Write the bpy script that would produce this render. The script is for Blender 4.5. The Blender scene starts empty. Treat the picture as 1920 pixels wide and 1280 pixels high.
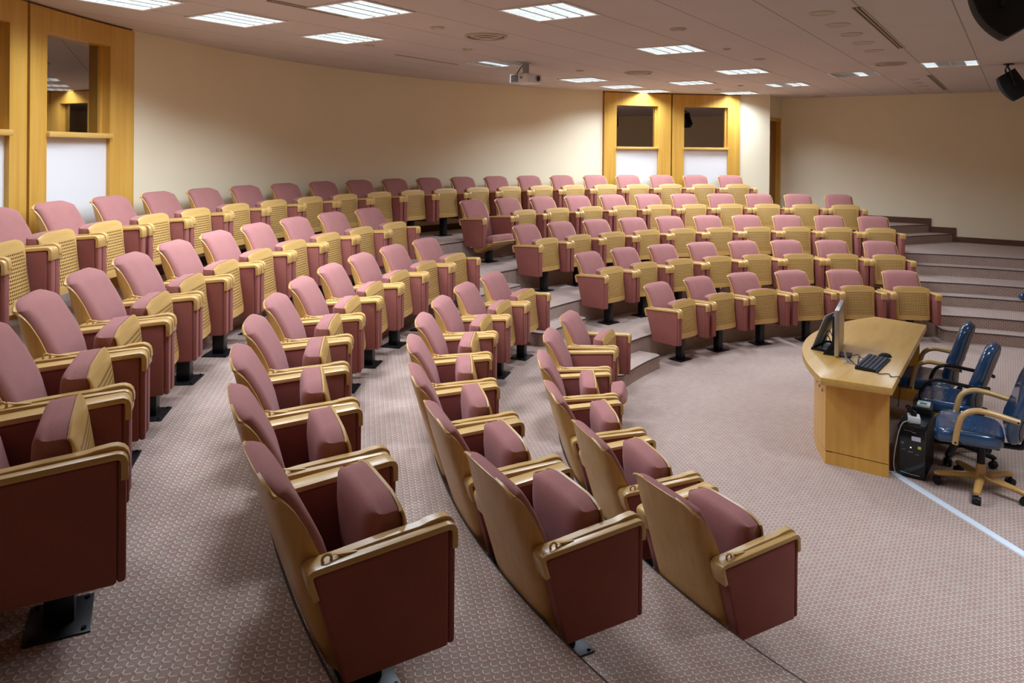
import bpy, bmesh, math, random
from mathutils import Vector, Matrix
random.seed(7)
sc = bpy.context.scene
col = sc.collection
PI = math.pi
def rad(d): return math.radians(d)

# ------------------------------------------------------------------ materials
def new_mat(name):
    m = bpy.data.materials.new(name); m.use_nodes = True
    nt = m.node_tree; b = nt.nodes['Principled BSDF']
    return m, nt, b
def N(nt, t, **k):
    n = nt.nodes.new(t)
    for a, v in k.items():
        if a == 'inp':
            for i, x in v.items(): n.inputs[i].default_value = x
        else: setattr(n, a, v)
    return n
def L(nt, a, ai, b, bi): nt.links.new(a.outputs[ai], b.inputs[bi])
def math_n(nt, op, a, b=None, c=None):
    n = nt.nodes.new('ShaderNodeMath'); n.operation = op
    for i, v in enumerate((a, b, c)):
        if v is None: continue
        if isinstance(v, (int, float)): n.inputs[i].default_value = v
        else: nt.links.new(v, n.inputs[i])
    return n.outputs[0]
def mixc(nt, fac, a, b):
    n = nt.nodes.new('ShaderNodeMix'); n.data_type = 'RGBA'
    for i, v in ((0, fac), (6, a), (7, b)):
        if isinstance(v, (int, float)): n.inputs[i].default_value = v
        elif isinstance(v, tuple): n.inputs[i].default_value = v if len(v) == 4 else (*v, 1)
        else: nt.links.new(v, n.inputs[i])
    return n.outputs[2]
def simple(name, c, rough=.5, metal=0, spec=.5, coat=0):
    m, nt, b = new_mat(name)
    b.inputs['Base Color'].default_value = (*c, 1); b.inputs['Roughness'].default_value = rough
    b.inputs['Metallic'].default_value = metal; b.inputs['Specular IOR Level'].default_value = spec
    b.inputs['Coat Weight'].default_value = coat
    return m
def emis(name, c, s):
    m, nt, b = new_mat(name)
    b.inputs['Base Color'].default_value = (*c, 1)
    b.inputs['Emission Color'].default_value = (*c, 1); b.inputs['Emission Strength'].default_value = s
    return m

def wood(name, c1, c2, scale=(30, 30, 2.0), rough=.38, coat=.15, spec=.4):
    m, nt, b = new_mat(name)
    tc = N(nt, 'ShaderNodeTexCoord'); mp = N(nt, 'ShaderNodeMapping', inp={3: scale})
    L(nt, tc, 'Object', mp, 0)
    no = N(nt, 'ShaderNodeTexNoise', inp={2: 1.0, 3: 5.0, 4: .6}); L(nt, mp, 0, no, 0)
    cr = N(nt, 'ShaderNodeValToRGB'); cr.color_ramp.elements[0].position = .32; cr.color_ramp.elements[1].position = .68
    cr.color_ramp.elements[0].color = (*c1, 1); cr.color_ramp.elements[1].color = (*c2, 1)
    L(nt, no, 0, cr, 0); L(nt, cr, 0, b, 'Base Color')
    b.inputs['Roughness'].default_value = rough; b.inputs['Coat Weight'].default_value = coat
    b.inputs['Coat Roughness'].default_value = .25; b.inputs['Specular IOR Level'].default_value = spec
    return m

def fabric(name, c):
    m, nt, b = new_mat(name)
    tc = N(nt, 'ShaderNodeTexCoord')
    no = N(nt, 'ShaderNodeTexNoise', inp={2: 260.0, 3: 2.0}); L(nt, tc, 'Object', no, 0)
    n2 = N(nt, 'ShaderNodeTexNoise', inp={2: 6.0, 3: 2.0}); L(nt, tc, 'Object', n2, 0)
    f = math_n(nt, 'ADD', math_n(nt, 'MULTIPLY', no.outputs[0], .7), math_n(nt, 'MULTIPLY', n2.outputs[0], .3))
    f2 = math_n(nt, 'MULTIPLY_ADD', f, 2.0, -.5)
    cc = mixc(nt, f2, tuple(x * .78 for x in c), tuple(min(1, x * 1.18) for x in c))
    nt.links.new(cc, b.inputs['Base Color'])
    b.inputs['Roughness'].default_value = .9; b.inputs['Specular IOR Level'].default_value = .15
    b.inputs['Sheen Weight'].default_value = .12; b.inputs['Sheen Roughness'].default_value = .5
    b.inputs['Sheen Tint'].default_value = (.9, .65, .68, 1)
    bp = N(nt, 'ShaderNodeBump', inp={0: .25, 1: .002}); L(nt, no, 0, bp, 'Height'); L(nt, bp, 0, b, 'Normal')
    return m

def carpet(name):
    m, nt, b = new_mat(name)
    uv = N(nt, 'ShaderNodeUVMap'); uv.uv_map = 'UVMap'
    mp = N(nt, 'ShaderNodeMapping', inp={2: (0, 0, rad(44)), 3: (1 / .0345, 1 / .0345, 1)}); L(nt, uv, 0, mp, 0)
    # little waviness so the dashes curl like the woven pattern
    sx = N(nt, 'ShaderNodeSeparateXYZ'); L(nt, mp, 0, sx, 0)
    u, v = sx.outputs[0], sx.outputs[1]
    uu = math_n(nt, 'ADD', u, math_n(nt, 'MULTIPLY', math_n(nt, 'SINE', math_n(nt, 'MULTIPLY', v, 2 * PI)), .025))
    vv = math_n(nt, 'ADD', v, math_n(nt, 'MULTIPLY', math_n(nt, 'SINE', math_n(nt, 'MULTIPLY', u, 2 * PI)), .025))
    fu = math_n(nt, 'FRACT', uu); fv = math_n(nt, 'FRACT', vv)
    def near0(x, w):  # 1 close to the cell border x = 0
        d = math_n(nt, 'ABSOLUTE', math_n(nt, 'SUBTRACT', math_n(nt, 'FRACT', math_n(nt, 'ADD', x, .5)), .5))
        return math_n(nt, 'LESS_THAN', d, w)
    def between(x, a, c): return math_n(nt, 'MULTIPLY', math_n(nt, 'GREATER_THAN', x, a), math_n(nt, 'LESS_THAN', x, c))
    la = math_n(nt, 'MULTIPLY', near0(uu, .062), between(fv, .06, .62))
    lb = math_n(nt, 'MULTIPLY', near0(vv, .055), between(fu, .06, .68))
    light = math_n(nt, 'MAXIMUM', la, lb)
    da = math_n(nt, 'MULTIPLY', near0(uu, .034), between(fv, .66, 1.0))
    db = math_n(nt, 'MULTIPLY', near0(vv, .034), between(fu, .72, 1.0))
    dark = math_n(nt, 'MAXIMUM', da, db)
    wn = N(nt, 'ShaderNodeTexNoise', inp={2: 14.0, 3: 2.0}); L(nt, uv, 0, wn, 0)
    cell = mixc(nt, math_n(nt, 'MULTIPLY_ADD', wn.outputs[0], 2.4, -.7), (.35, .225, .19, 1), (.375, .285, .225, 1))
    big = N(nt, 'ShaderNodeTexNoise', inp={2: 1.1, 3: 3.0}); L(nt, uv, 0, big, 0)
    c1 = mixc(nt, light, cell, (.72, .585, .50, 1))
    c2 = mixc(nt, dark, c1, (.20, .13, .125, 1))
    f = N(nt, 'ShaderNodeTexNoise', inp={2: 900.0, 3: 1.0}); L(nt, uv, 0, f, 0)
    wear = math_n(nt, 'MULTIPLY', math_n(nt, 'MULTIPLY_ADD', big.outputs[0], .3, .85), math_n(nt, 'MULTIPLY_ADD', f.outputs[0], .3, .85))
    vm = N(nt, 'ShaderNodeVectorMath', operation='SCALE'); nt.links.new(c2, vm.inputs[0]); nt.links.new(wear, vm.inputs['Scale'])
    L(nt, vm, 0, b, 'Base Color')
    b.inputs['Roughness'].default_value = .95; b.inputs['Specular IOR Level'].default_value = .1
    b.inputs['Sheen Weight'].default_value = .15
    return m

def paint(name, c, rough=.8, amt=.04):
    m, nt, b = new_mat(name)
    g = N(nt, 'ShaderNodeNewGeometry'); no = N(nt, 'ShaderNodeTexNoise', inp={2: 1.3, 3: 4.0}); L(nt, g, 'Position', no, 0)
    cc = mixc(nt, no.outputs[0], tuple(x * (1 - amt) for x in c), tuple(min(1, x * (1 + amt)) for x in c))
    nt.links.new(cc, b.inputs['Base Color']); b.inputs['Roughness'].default_value = rough
    b.inputs['Specular IOR Level'].default_value = .2
    return m

def ceiling_mat():
    m, nt, b = new_mat('ceiling_panels')
    g = N(nt, 'ShaderNodeNewGeometry'); sx = N(nt, 'ShaderNodeSeparateXYZ'); L(nt, g, 'Position', sx, 0)
    def line(x, off, p, w):
        d = math_n(nt, 'PINGPONG', math_n(nt, 'SUBTRACT', x, off), p / 2)
        return math_n(nt, 'LESS_THAN', d, w)
    l1 = line(sx.outputs[1], 1.187, .605, .006)
    l2 = math_n(nt, 'MULTIPLY', line(sx.outputs[0], -.11, 2.53, .004), .35)
    no = N(nt, 'ShaderNodeTexNoise', inp={2: 1.0, 3: 3.0}); L(nt, g, 'Position', no, 0)
    base = mixc(nt, no.outputs[0], (.56, .50, .48, 1), (.65, .585, .56, 1))
    c = mixc(nt, math_n(nt, 'MULTIPLY', math_n(nt, 'MAXIMUM', l1, l2), .62), base, (.16, .13, .12, 1))
    nt.links.new(c, b.inputs['Base Color']); b.inputs['Roughness'].default_value = .85
    b.inputs['Specular IOR Level'].default_value = .15
    return m

def perforated(name, c1, c2):
    m = wood(name, c1, c2, (3, 3, 34)); nt = m.node_tree; b = nt.nodes['Principled BSDF']
    tc = N(nt, 'ShaderNodeTexCoord'); sx = N(nt, 'ShaderNodeSeparateXYZ'); L(nt, tc, 'Object', sx, 0)
    x, z = sx.outputs[0], sx.outputs[2]
    p = .0212
    def frac(v, off): return math_n(nt, 'FRACT', math_n(nt, 'ADD', math_n(nt, 'DIVIDE', v, p), off))
    hx = math_n(nt, 'LESS_THAN', frac(x, 50.25), .55); hz = math_n(nt, 'LESS_THAN', frac(z, 50.2), .52)
    inx = math_n(nt, 'LESS_THAN', math_n(nt, 'ABSOLUTE', x), .186)
    inz = math_n(nt, 'MULTIPLY', math_n(nt, 'GREATER_THAN', z, .012), math_n(nt, 'LESS_THAN', z, .308))
    mask = math_n(nt, 'MULTIPLY', math_n(nt, 'MULTIPLY', hx, hz), math_n(nt, 'MULTIPLY', inx, inz))
    old = b.inputs['Base Color'].links[0].from_socket
    nt.links.new(mixc(nt, mask, old, (.045, .018, .006, 1)), b.inputs['Base Color'])
    inv = math_n(nt, 'SUBTRACT', 1.0, mask)
    bp = N(nt, 'ShaderNodeBump', inp={0: .6, 1: .004}); nt.links.new(inv, bp.inputs['Height']); L(nt, bp, 0, b, 'Normal')
    return m

M = {}
M['carpet'] = carpet('mauve_patterned_carpet')
M['fabric'] = fabric('pink_wool_fabric', (.375, .160, .143))
M['panel_fabric'] = fabric('rose_panel_fabric', (.31, .102, .082))
M['wood'] = wood('seat_beech', (.55, .31, .09), (.64, .39, .13), (26, 26, 1.6))
M['perf'] = perforated('perforated_beech', (.56, .335, .10), (.64, .40, .135))
M['arm'] = wood('arm_beech', (.58, .345, .11), (.66, .42, .15), (20, 1.6, 20), rough=.32, coat=.3)
M['black_metal'] = simple('black_steel', (.012, .013, .015), .35, .3)
M['black'] = simple('black_plastic', (.008, .008, .009), .5, 0, .3)
M['black_gloss'] = simple('black_gloss_plastic', (.008, .008, .009), .12)
M['wall'] = paint('cream_wall_paint', (.85, .755, .55))
M['white_panel'] = paint('white_wall_panel', (.74, .73, .72))
M['ceiling'] = ceiling_mat()
M['veneer'] = wood('golden_veneer', (.56, .295, .045), (.68, .395, .08), (14, 14, .8), rough=.35)
M['sill'] = wood('golden_sill', (.58, .34, .08), (.70, .45, .13), (2, 2, 14), rough=.35)
M['door'] = wood('brown_door_veneer', (.26, .105, .02), (.33, .145, .035), (14, 14, .8), rough=.4)
M['desk'] = wood('desk_beech', (.54, .30, .07), (.63, .375, .10), (2.2, 22, 22), rough=.33, coat=.25)
M['desk_side'] = wood('desk_beech_front', (.60, .305, .05), (.70, .375, .075), (18, 18, .9), rough=.38, coat=.2)
M['brown_base'] = wood('brown_baseboard', (.085, .035, .02), (.13, .055, .032), (3, 3, 18), rough=.5)
M['nosing'] = simple('dark_nosing', (.05, .038, .035), .55)
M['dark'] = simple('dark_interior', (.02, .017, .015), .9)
M['leather'] = simple('navy_leather', (.012, .055, .13), .22, 0, .6, .5)
M['arm_wood'] = wood('chair_arm_beech', (.46, .27, .09), (.56, .35, .13), (10, 10, 10), rough=.3, coat=.3)
M['star_wood'] = wood('chair_base_beech', (.46, .24, .06), (.55, .31, .09), (12, 12, 12), rough=.3, coat=.3)
M['shell_grey'] = simple('grey_brown_shell', (.13, .105, .10), .45)
M['white_plastic'] = simple('white_plastic', (.78, .78, .76), .4)
M['grey_plastic'] = simple('grey_plastic', (.42, .41, .40), .4)
M['silver'] = simple('silver_trim', (.55, .55, .54), .3, .8)
M['flap_grey'] = simple('light_grey_flap', (.58, .57, .57), .45)
M['white_strip'] = simple('white_cable_cover', (.70, .76, .82), .35)
M['key'] = simple('dark_keycaps', (.02, .024, .04), .45)
M['paper'] = simple('pale_paper', (.62, .72, .78), .8)
M['screen'] = simple('screen_painted_reflection', (.42, .34, .22), .3)  # beige of the room's reflection is put into the screen's base colour
M['yellow'] = simple('yellow_sticker', (.65, .68, .08), .6)
M['teal'] = simple('teal_sticker', (.03, .22, .26), .5)
M['green'] = simple('green_label', (.02, .25, .12), .5)
M['label'] = simple('pale_label', (.62, .60, .72), .6)
M['greytext'] = simple('grey_print', (.20, .20, .20), .6)
M['led'] = emis('power_led', (.35, .3, 1.0), 4)
M['tube'] = emis('lit_diffuser', (.93, .97, 1.0), 4.5)
M['tube_off'] = simple('unlit_diffuser', (.35, .33, .31), .5)
M['louver'] = simple('louver_aluminium', (.70, .74, .76), .35, .3)
M['fixture'] = simple('white_fixture', (.80, .80, .78), .5)
M['vent'] = simple('vent_cream', (.50, .43, .36), .6)
M['slot'] = simple('brown_slot', (.10, .055, .03), .7)
M['downlight'] = simple('downlight_lens', (.56, .49, .46), .5)
M['grille'] = simple('speaker_grille', (.006, .010, .014), .7, 0, .25)
M['lens'] = simple('lens_glass', (.02, .012, .008), .08)
def glass():
    m, nt, b = new_mat('tinted_booth_glass')
    b.inputs['Base Color'].default_value = (.46, .435, .42, 1)
    b.inputs['Metallic'].default_value = 1.0; b.inputs['Roughness'].default_value = .02
    tr = N(nt, 'ShaderNodeBsdfTransparent', inp={0: (.25, .24, .23, 1)})
    mx = N(nt, 'ShaderNodeMixShader', inp={0: .9}); L(nt, tr, 0, mx, 1); L(nt, b, 0, mx, 2)
    out = nt.nodes['Material Output']; L(nt, mx, 0, out, 0)
    return m
M['glass'] = glass()
def plastic_film():
    m, nt, b = new_mat('clear_plastic_film')
    gl = N(nt, 'ShaderNodeBsdfGlossy', inp={0: (.9, .92, .95, 1), 1: .12})
    tr = N(nt, 'ShaderNodeBsdfTransparent')
    no = N(nt, 'ShaderNodeTexNoise', inp={2: 22.0, 3: 3.0}); tc = N(nt, 'ShaderNodeTexCoord'); L(nt, tc, 'Object', no, 0)
    bp = N(nt, 'ShaderNodeBump', inp={0: .5, 1: .02}); L(nt, no, 0, bp, 'Height'); L(nt, bp, 0, gl, 'Normal')
    mx = N(nt, 'ShaderNodeMixShader', inp={0: .15}); L(nt, tr, 0, mx, 1); L(nt, gl, 0, mx, 2)
    L(nt, mx, 0, nt.nodes['Material Output'], 0)
    return m
M['film'] = plastic_film()

# ------------------------------------------------------------------ object helpers
def tag(o, label, cat, group=None, kind=None):
    o['label'] = label; o['category'] = cat
    if group: o['group'] = group
    if kind: o['kind'] = kind
    return o
def empty(name, loc, rz=0):
    o = bpy.data.objects.new(name, None); col.objects.link(o); o.location = loc; o.rotation_euler = (0, 0, rz)
    o.empty_display_size = .1
    return o
def obj(name, bm, mat, parent=None, smooth=True, angle=35, loc=None):
    me = bpy.data.meshes.new(name)
    bmesh.ops.recalc_face_normals(bm, faces=bm.faces[:])
    bm.to_mesh(me); bm.free()
    mats = mat if isinstance(mat, (list, tuple)) else [mat]
    for m_ in mats: me.materials.append(m_)
    if smooth:
        for p in me.polygons: p.use_smooth = True
        me.set_sharp_from_angle(angle=rad(angle))
    o = bpy.data.objects.new(name, me); col.objects.link(o)
    if parent: o.parent = parent
    if loc: o.location = loc
    return o
def struct(name, bm, mat, parent=None, **k):
    o = obj(name, bm, mat, parent, **k)
    if not parent: o['kind'] = 'structure'
    return o
def bevel_sharp(bm, w, seg=2, ang=40):
    bm.normal_update()
    es = [e for e in bm.edges if len(e.link_faces) == 2 and e.calc_face_angle(0) > rad(ang)]
    if es and w > 0: bmesh.ops.bevel(bm, geom=es, offset=w, segments=seg, profile=.5, affect='EDGES', clamp_overlap=True)
def join(dst, src, mi=None):
    me = bpy.data.meshes.new('tmp'); 
    if mi is not None:
        for f in src.faces: f.material_index = mi
    src.to_mesh(me); src.free(); dst.from_mesh(me); bpy.data.meshes.remove(me)
def box(x0, x1, y0, y1, z0, z1, bev=0, seg=2, mtx=None):
    bm = bmesh.new()
    vs = [bm.verts.new((x, y, z)) for z in (z0, z1) for y in (y0, y1) for x in (x0, x1)]
    for f in ((0, 2, 3, 1), (4, 5, 7, 6), (0, 1, 5, 4), (2, 6, 7, 3), (0, 4, 6, 2), (1, 3, 7, 5)): bm.faces.new([vs[i] for i in f])
    if bev: bevel_sharp(bm, bev, seg)
    if mtx: bmesh.ops.transform(bm, matrix=mtx, verts=bm.verts[:])
    return bm
def boxes(lst, bev=0):
    bm = bmesh.new()
    for b in lst: join(bm, box(*b, bev=bev))
    return bm
def prism(pts, axis, a0, a1, bev=0, seg=2):
    """extrude a 2D polygon; axis 'x': pts are (y,z); 'z': pts are (x,y); 'y': pts are (x,z)"""
    bm = bmesh.new()
    def P(p, a): return {'x': (a, p[0], p[1]), 'z': (p[0], p[1], a), 'y': (p[0], a, p[1])}[axis]
    A = [bm.verts.new(P(p, a0)) for p in pts]; B = [bm.verts.new(P(p, a1)) for p in pts]
    bm.faces.new(A); bm.faces.new(B[::-1]); n = len(pts)
    for i in range(n): bm.faces.new((A[i], B[i], B[(i + 1) % n], A[(i + 1) % n]))
    bmesh.ops.recalc_face_normals(bm, faces=bm.faces[:])
    if bev: bevel_sharp(bm, bev, seg)
    return bm
def cyl(c0, c1, r0, r1=None, n=20, cap=True):
    r1 = r0 if r1 is None else r1
    bm = bmesh.new(); a = Vector(c0); b = Vector(c1); d = (b - a).normalized()
    q = d.to_track_quat('Z', 'Y').to_matrix()
    A = []; B = []
    for i in range(n):
        t = 2 * PI * i / n; v = q @ Vector((math.cos(t), math.sin(t), 0))
        A.append(bm.verts.new(a + v * r0)); B.append(bm.verts.new(b + v * r1))
    for i in range(n): bm.faces.new((A[i], A[(i + 1) % n], B[(i + 1) % n], B[i]))
    if cap: bm.faces.new(A[::-1]); bm.faces.new(B)
    return bm
def tube(pts, r, n=10, closed=False, flat=1.0):
    """swept round bar through pts"""
    bm = bmesh.new(); pts = [Vector(p) for p in pts]; m = len(pts); rings = []
    up = Vector((0, 0, 1))
    prevx = None
    for i, p in enumerate(pts):
        a = pts[(i - 1) % m] if (closed or i > 0) else p
        b = pts[(i + 1) % m] if (closed or i < m - 1) else p
        d = (b - a).normalized()
        if prevx is None:
            x = d.cross(up)
            if x.length < .1: x = d.cross(Vector((1, 0, 0)))
        else: x = prevx - d * prevx.dot(d)
        x.normalize(); prevx = x; y = d.cross(x)
        rr = r[i] if isinstance(r, (list, tuple)) else r
        rings.append([bm.verts.new(p + x * rr * math.cos(2 * PI * k / n) + y * rr * flat * math.sin(2 * PI * k / n)) for k in range(n)])
    for i in range(m if closed else m - 1):
        A = rings[i]; B = rings[(i + 1) % m]
        for k in range(n): bm.faces.new((A[k], A[(k + 1) % n], B[(k + 1) % n], B[k]))
    if not closed: bm.faces.new(rings[0][::-1]); bm.faces.new(rings[-1])
    return bm
def smooth_path(pts, k=6):
    """Catmull-Rom"""
    P = [Vector(p) for p in pts]; P = [2 * P[0] - P[1]] + P + [2 * P[-1] - P[-2]]; out = []
    for i in range(1, len(P) - 2):
        for j in range(k):
            t = j / k; a, b, c, d = P[i - 1], P[i], P[i + 1], P[i + 2]
            out.append(.5 * ((2 * b) + (c - a) * t + (2 * a - 5 * b + 4 * c - d) * t * t + (3 * b - a - 3 * c + d) * t ** 3))
    out.append(P[-2]); return out
def sphere(c, r, n=16, sc_=(1, 1, 1)):
    bm = bmesh.new(); bmesh.ops.create_uvsphere(bm, u_segments=n, v_segments=n // 2, radius=r)
    bmesh.ops.transform(bm, matrix=Matrix.Translation(c) @ Matrix.Diagonal((*sc_, 1)), verts=bm.verts[:])
    return bm
def torus(c, R, r, n=16, k=8, axis='x'):
    pts = []
    for i in range(n):
        t = 2 * PI * i / n; a, b = R * math.cos(t), R * math.sin(t)
        pts.append({'x': (c[0], c[1] + a, c[2] + b), 'z': (c[0] + a, c[1] + b, c[2]), 'y': (c[0] + a, c[1], c[2] + b)}[axis])
    bm = bmesh.new(); rings = []
    for i in range(n):
        t = 2 * PI * i / n
        e = {'x': Vector((0, math.cos(t), math.sin(t))), 'z': Vector((math.cos(t), math.sin(t), 0)), 'y': Vector((math.cos(t), 0, math.sin(t)))}[axis]
        w = {'x': Vector((1, 0, 0)), 'z': Vector((0, 0, 1)), 'y': Vector((0, 1, 0))}[axis]
        rings.append([bm.verts.new(Vector(pts[i]) + e * r * math.cos(2 * PI * j / k) + w * r * math.sin(2 * PI * j / k)) for j in range(k)])
    for i in range(n):
        for j in range(k): bm.faces.new((rings[i][j], rings[i][(j + 1) % k], rings[(i + 1) % n][(j + 1) % k], rings[(i + 1) % n][j]))
    return bm
def grid(fn, nu, nv):
    bm = bmesh.new(); V = [[bm.verts.new(fn(i, j)) for j in range(nv)] for i in range(nu)]
    for i in range(nu - 1):
        for j in range(nv - 1): bm.faces.new((V[i][j], V[i + 1][j], V[i + 1][j + 1], V[i][j + 1]))
    return bm
def pol(R, d, z=0): return Vector((R * math.cos(rad(d)), R * math.sin(rad(d)), z))
def arc_box(R0, R1, d0, d1, z0, z1, step=1.0, bev=0):
    n = max(1, int(abs(d1 - d0) / step + .5)); pts = [pol(R0, d0 + (d1 - d0) * i / n) for i in range(n + 1)] + [pol(R1, d1 + (d0 - d1) * i / n) for i in range(n + 1)]
    return prism([(p.x, p.y) for p in pts], 'z', z0, z1, bev)

# ------------------------------------------------------------------ layout numbers
H = .148                                   # one riser
ROW_R = [4.02, 4.977, 5.935, 6.893, 7.843]  # front of the arm panels
ROW_W = [.682, .641, .638, .650, .6423]     # pitch along the row
EDGE = [None, 4.457, 5.412, 6.372, 7.325]   # front edge of each tier
CEIL = 3.6
RW = 8.6
XR = 8.2

# ------------------------------------------------------------------ floor
def tri_fill(bm, pts, z, uvl):
    vs = [bm.verts.new((p[0], p[1], z)) for p in pts]
    f = bm.faces.new(vs)
    for l in f.loops: l[uvl].uv = (l.vert.co.x, l.vert.co.y)
    bmesh.ops.triangulate(bm, faces=[f])
def riser(bm, pts, z0, z1, uvl, s0=0):
    s = s0
    for a, b in zip(pts[:-1], pts[1:]):
        d = (Vector(b[:2]) - Vector(a[:2])).length
        vs = [bm.verts.new((a[0], a[1], z0)), bm.verts.new((b[0], b[1], z0)), bm.verts.new((b[0], b[1], z1)), bm.verts.new((a[0], a[1], z1))]
        f = bm.faces.new(vs)
        for l, uv in zip(f.loops, ((s, z0), (s + d, z0), (s + d, z1), (s, z1))): l[uvl].uv = (uv[0], uv[1] + .13)
        s += d
def arc(R, a, b, st=1.5):
    n = max(2, int(abs(b - a) / st)); return [tuple(pol(R, a + (b - a) * i / n)[:2]) for i in range(n + 1)]
nosings = []
fb = bmesh.new(); uvl = fb.loops.layers.uv.new('UVMap')
A0, A1 = -24.0, 206.0
tri_fill(fb, [(-9.2, -3.6), (8.4, -3.6), (8.4, 9.2), (-9.2, 9.2)], 0, uvl)
for k in (1, 2, 3):
    R0 = EDGE[k]; R1 = 12.5 if k == 3 else EDGE[k + 1] + .01
    z = 2 * k * H
    front = arc(R0, A0, A1); back = arc(R1, A1, A0)
    # strips of quads keep the uv clean
    for i in range(len(front) - 1):
        a, b_ = front[i], front[i + 1]
        th0 = A0 + (A1 - A0) * i / (len(front) - 1); th1 = A0 + (A1 - A0) * (i + 1) / (len(front) - 1)
        c = pol(R1, th1); d = pol(R1, th0)
        vs = [fb.verts.new((p[0], p[1], z)) for p in (a, b_, c, d)]
        f = fb.faces.new(vs)
        for l in f.loops: l[uvl].uv = (l.vert.co.x, l.vert.co.y)
    riser(fb, front, z - 2 * H, z, uvl); nosings.append((front, z))
# top tier, with its straight edge running to the right wall
front4 = [(XR + .1, 2.06)] + arc(EDGE[4], 25.5, A1)
outer4 = arc(9.3, A1, 33) + [(XR + .1, 5.2)]
for i in range(1, len(front4) - 1):
    th0 = 25.5 + (A1 - 25.5) * (i - 1) / (len(front4) - 2); th1 = 25.5 + (A1 - 25.5) * i / (len(front4) - 2)
    vs = [fb.verts.new((p[0], p[1], 8 * H)) for p in (front4[i], front4[i + 1], pol(9.6, th1), pol(9.6, th0))]
    f = fb.faces.new(vs)
    for l in f.loops: l[uvl].uv = (l.vert.co.x, l.vert.co.y)
p0 = front4[1]; p1 = pol(9.6, 25.5)
tri_fill(fb, [front4[0], (p1.x, p1.y), p0], 8 * H, uvl)
riser(fb, front4, 6 * H, 8 * H, uvl); nosings.append((front4, 8 * H))
# half step in front of that straight edge
hs = [(XR + .1, 1.68), (6.62, 2.74), (6.52, 2.88), (6.60, 3.15)]
tri_fill(fb, hs + [front4[1], front4[0]], 7 * H, uvl); riser(fb, hs, 6 * H, 7 * H, uvl); nosings.append((hs[:3], 7 * H))
# half steps in the aisles
for k in (1, 2, 3, 4):
    Rf = EDGE[k] - .285; zt = (2 * k - 1) * H
    # centre aisle
    def ctr(Rv, x): return (x, math.sqrt(Rv * Rv - x * x))
    xl, xr, rr = -.47, .55, .09
    pts = [ctr(EDGE[k] + .02, xr), ctr(Rf + rr, xr)]
    for i in range(1, 6):
        t = i / 6 * PI / 2; pts.append((xr - rr + rr * math.cos(t), ctr(Rf, xr)[1] + rr - rr * math.sin(t)))
    for i in range(7): pts.append(ctr(Rf, xr - rr + (xl + rr - xr + rr) * i / 6))
    for i in range(1, 6):
        t = i / 6 * PI / 2; pts.append((xl + rr - rr * math.sin(t), ctr(Rf, xl)[1] + rr - rr * math.cos(t)))
    pts += [ctr(Rf + rr, xl), ctr(EDGE[k] + .02, xl)]
    tri_fill(fb, pts, zt, uvl); riser(fb, pts, zt - H, zt, uvl); nosings.append((pts, zt))
    if k < 4:
        # right-hand aisle stair
        a1 = [22.2, 21.6, 21.2][k - 1]; rr = .07
        e = [tuple(pol(EDGE[k] + .02, a1)[:2]), tuple(pol(Rf + rr, a1)[:2]), tuple(pol(Rf + rr * .3, a1 - rr * .3 / Rf * 57.3)[:2])]
        e += arc(Rf, a1 - rr / Rf * 57.3, A0)
        back = arc(EDGE[k] + .02, A0, a1)
        tri_fill(fb, e + back[:-1], zt, uvl); riser(fb, e, zt - H, zt, uvl); nosings.append((e, zt))
        e = arc(Rf, 206, 168) + [tuple(pol(EDGE[k] + .02, 168)[:2])]; back = arc(EDGE[k] + .02, 168, 206)
        tri_fill(fb, e + back[1:], zt, uvl); riser(fb, e, zt - H, zt, uvl); nosings.append((e, zt))
me = bpy.data.meshes.new('floor'); fb.to_mesh(me); fb.free(); me.materials.append(M['carpet'])
fo = bpy.data.objects.new('floor', me); col.objects.link(fo); fo['kind'] = 'structure'
for i, (pts, z) in enumerate(nosings):
    bm = bmesh.new()
    t = tube([(p[0], p[1], z - .006) for p in pts], .0075, 6)
    struct('trim_%d' % (i + 1), t, M['nosing'])

# ------------------------------------------------------------------ walls
def wall_arc(name, d0, d1, z0=0, z1=CEIL, mat='wall', R=RW): return struct(name, arc_box(R, R + .18, d0, d1, z0, z1), M[mat])
wall_arc('wall_back', 56.23, 115.3)
wall_arc('wall_back_right', 33.6, 37.46)
wall_arc('wall_back_left', 133.8, 206)
struct('wall_right', box(XR, XR + .15, -3.6, 4.8, 0, CEIL), M['wall'])
struct('wall_left', box(-9.1, -8.95, -3.6, 4.2, 0, CEIL), M['wall'])
struct('wall_front', box(-9.1, XR + .15, -2.45, -2.3, 0, CEIL), M['wall'])
# short wall with the door, between the curved wall and the right wall
P0 = Vector((7.095, 4.869, 0)); P1 = Vector((8.3, 4.79, 0)); dx = (P1 - P0).normalized(); nrm = Vector((-dx.y, dx.x, 0))
wm = Matrix.Translation(P0) @ Matrix(((dx.x, nrm.x, 0, 0), (dx.y, nrm.y, 0, 0), (0, 0, 1, 0), (0, 0, 0, 1)))
WL = (P1 - P0).length; D0, D1, DT = .10, .99, 3.19
bm = bmesh.new()
for b in ((0, D0, 0, .18, 0, CEIL), (D1, WL, 0, .18, 0, CEIL), (D0, D1, 0, .18, DT, CEIL)): join(bm, box(*b, mtx=wm))
struct('wall_doorway', bm, M['wall'])
dr = empty('door_1', (0, 0, 0)); dr['kind'] = 'structure'
bm = bmesh.new()
for b in ((D0, D0 + .09, -.02, .16, 8 * H, DT), (D1 - .06, D1, -.02, .16, 8 * H, DT), (D0, D1, -.02, .16, DT - .07, DT)): join(bm, box(*b, mtx=wm))
obj('door_frame', bm, M['veneer'], dr)
bm = box(D0 + .09, D1 - .06, .07, .115, 8 * H, DT - .07, mtx=wm)
leaf = obj('door_leaf', bm, M['door'], dr)
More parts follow.
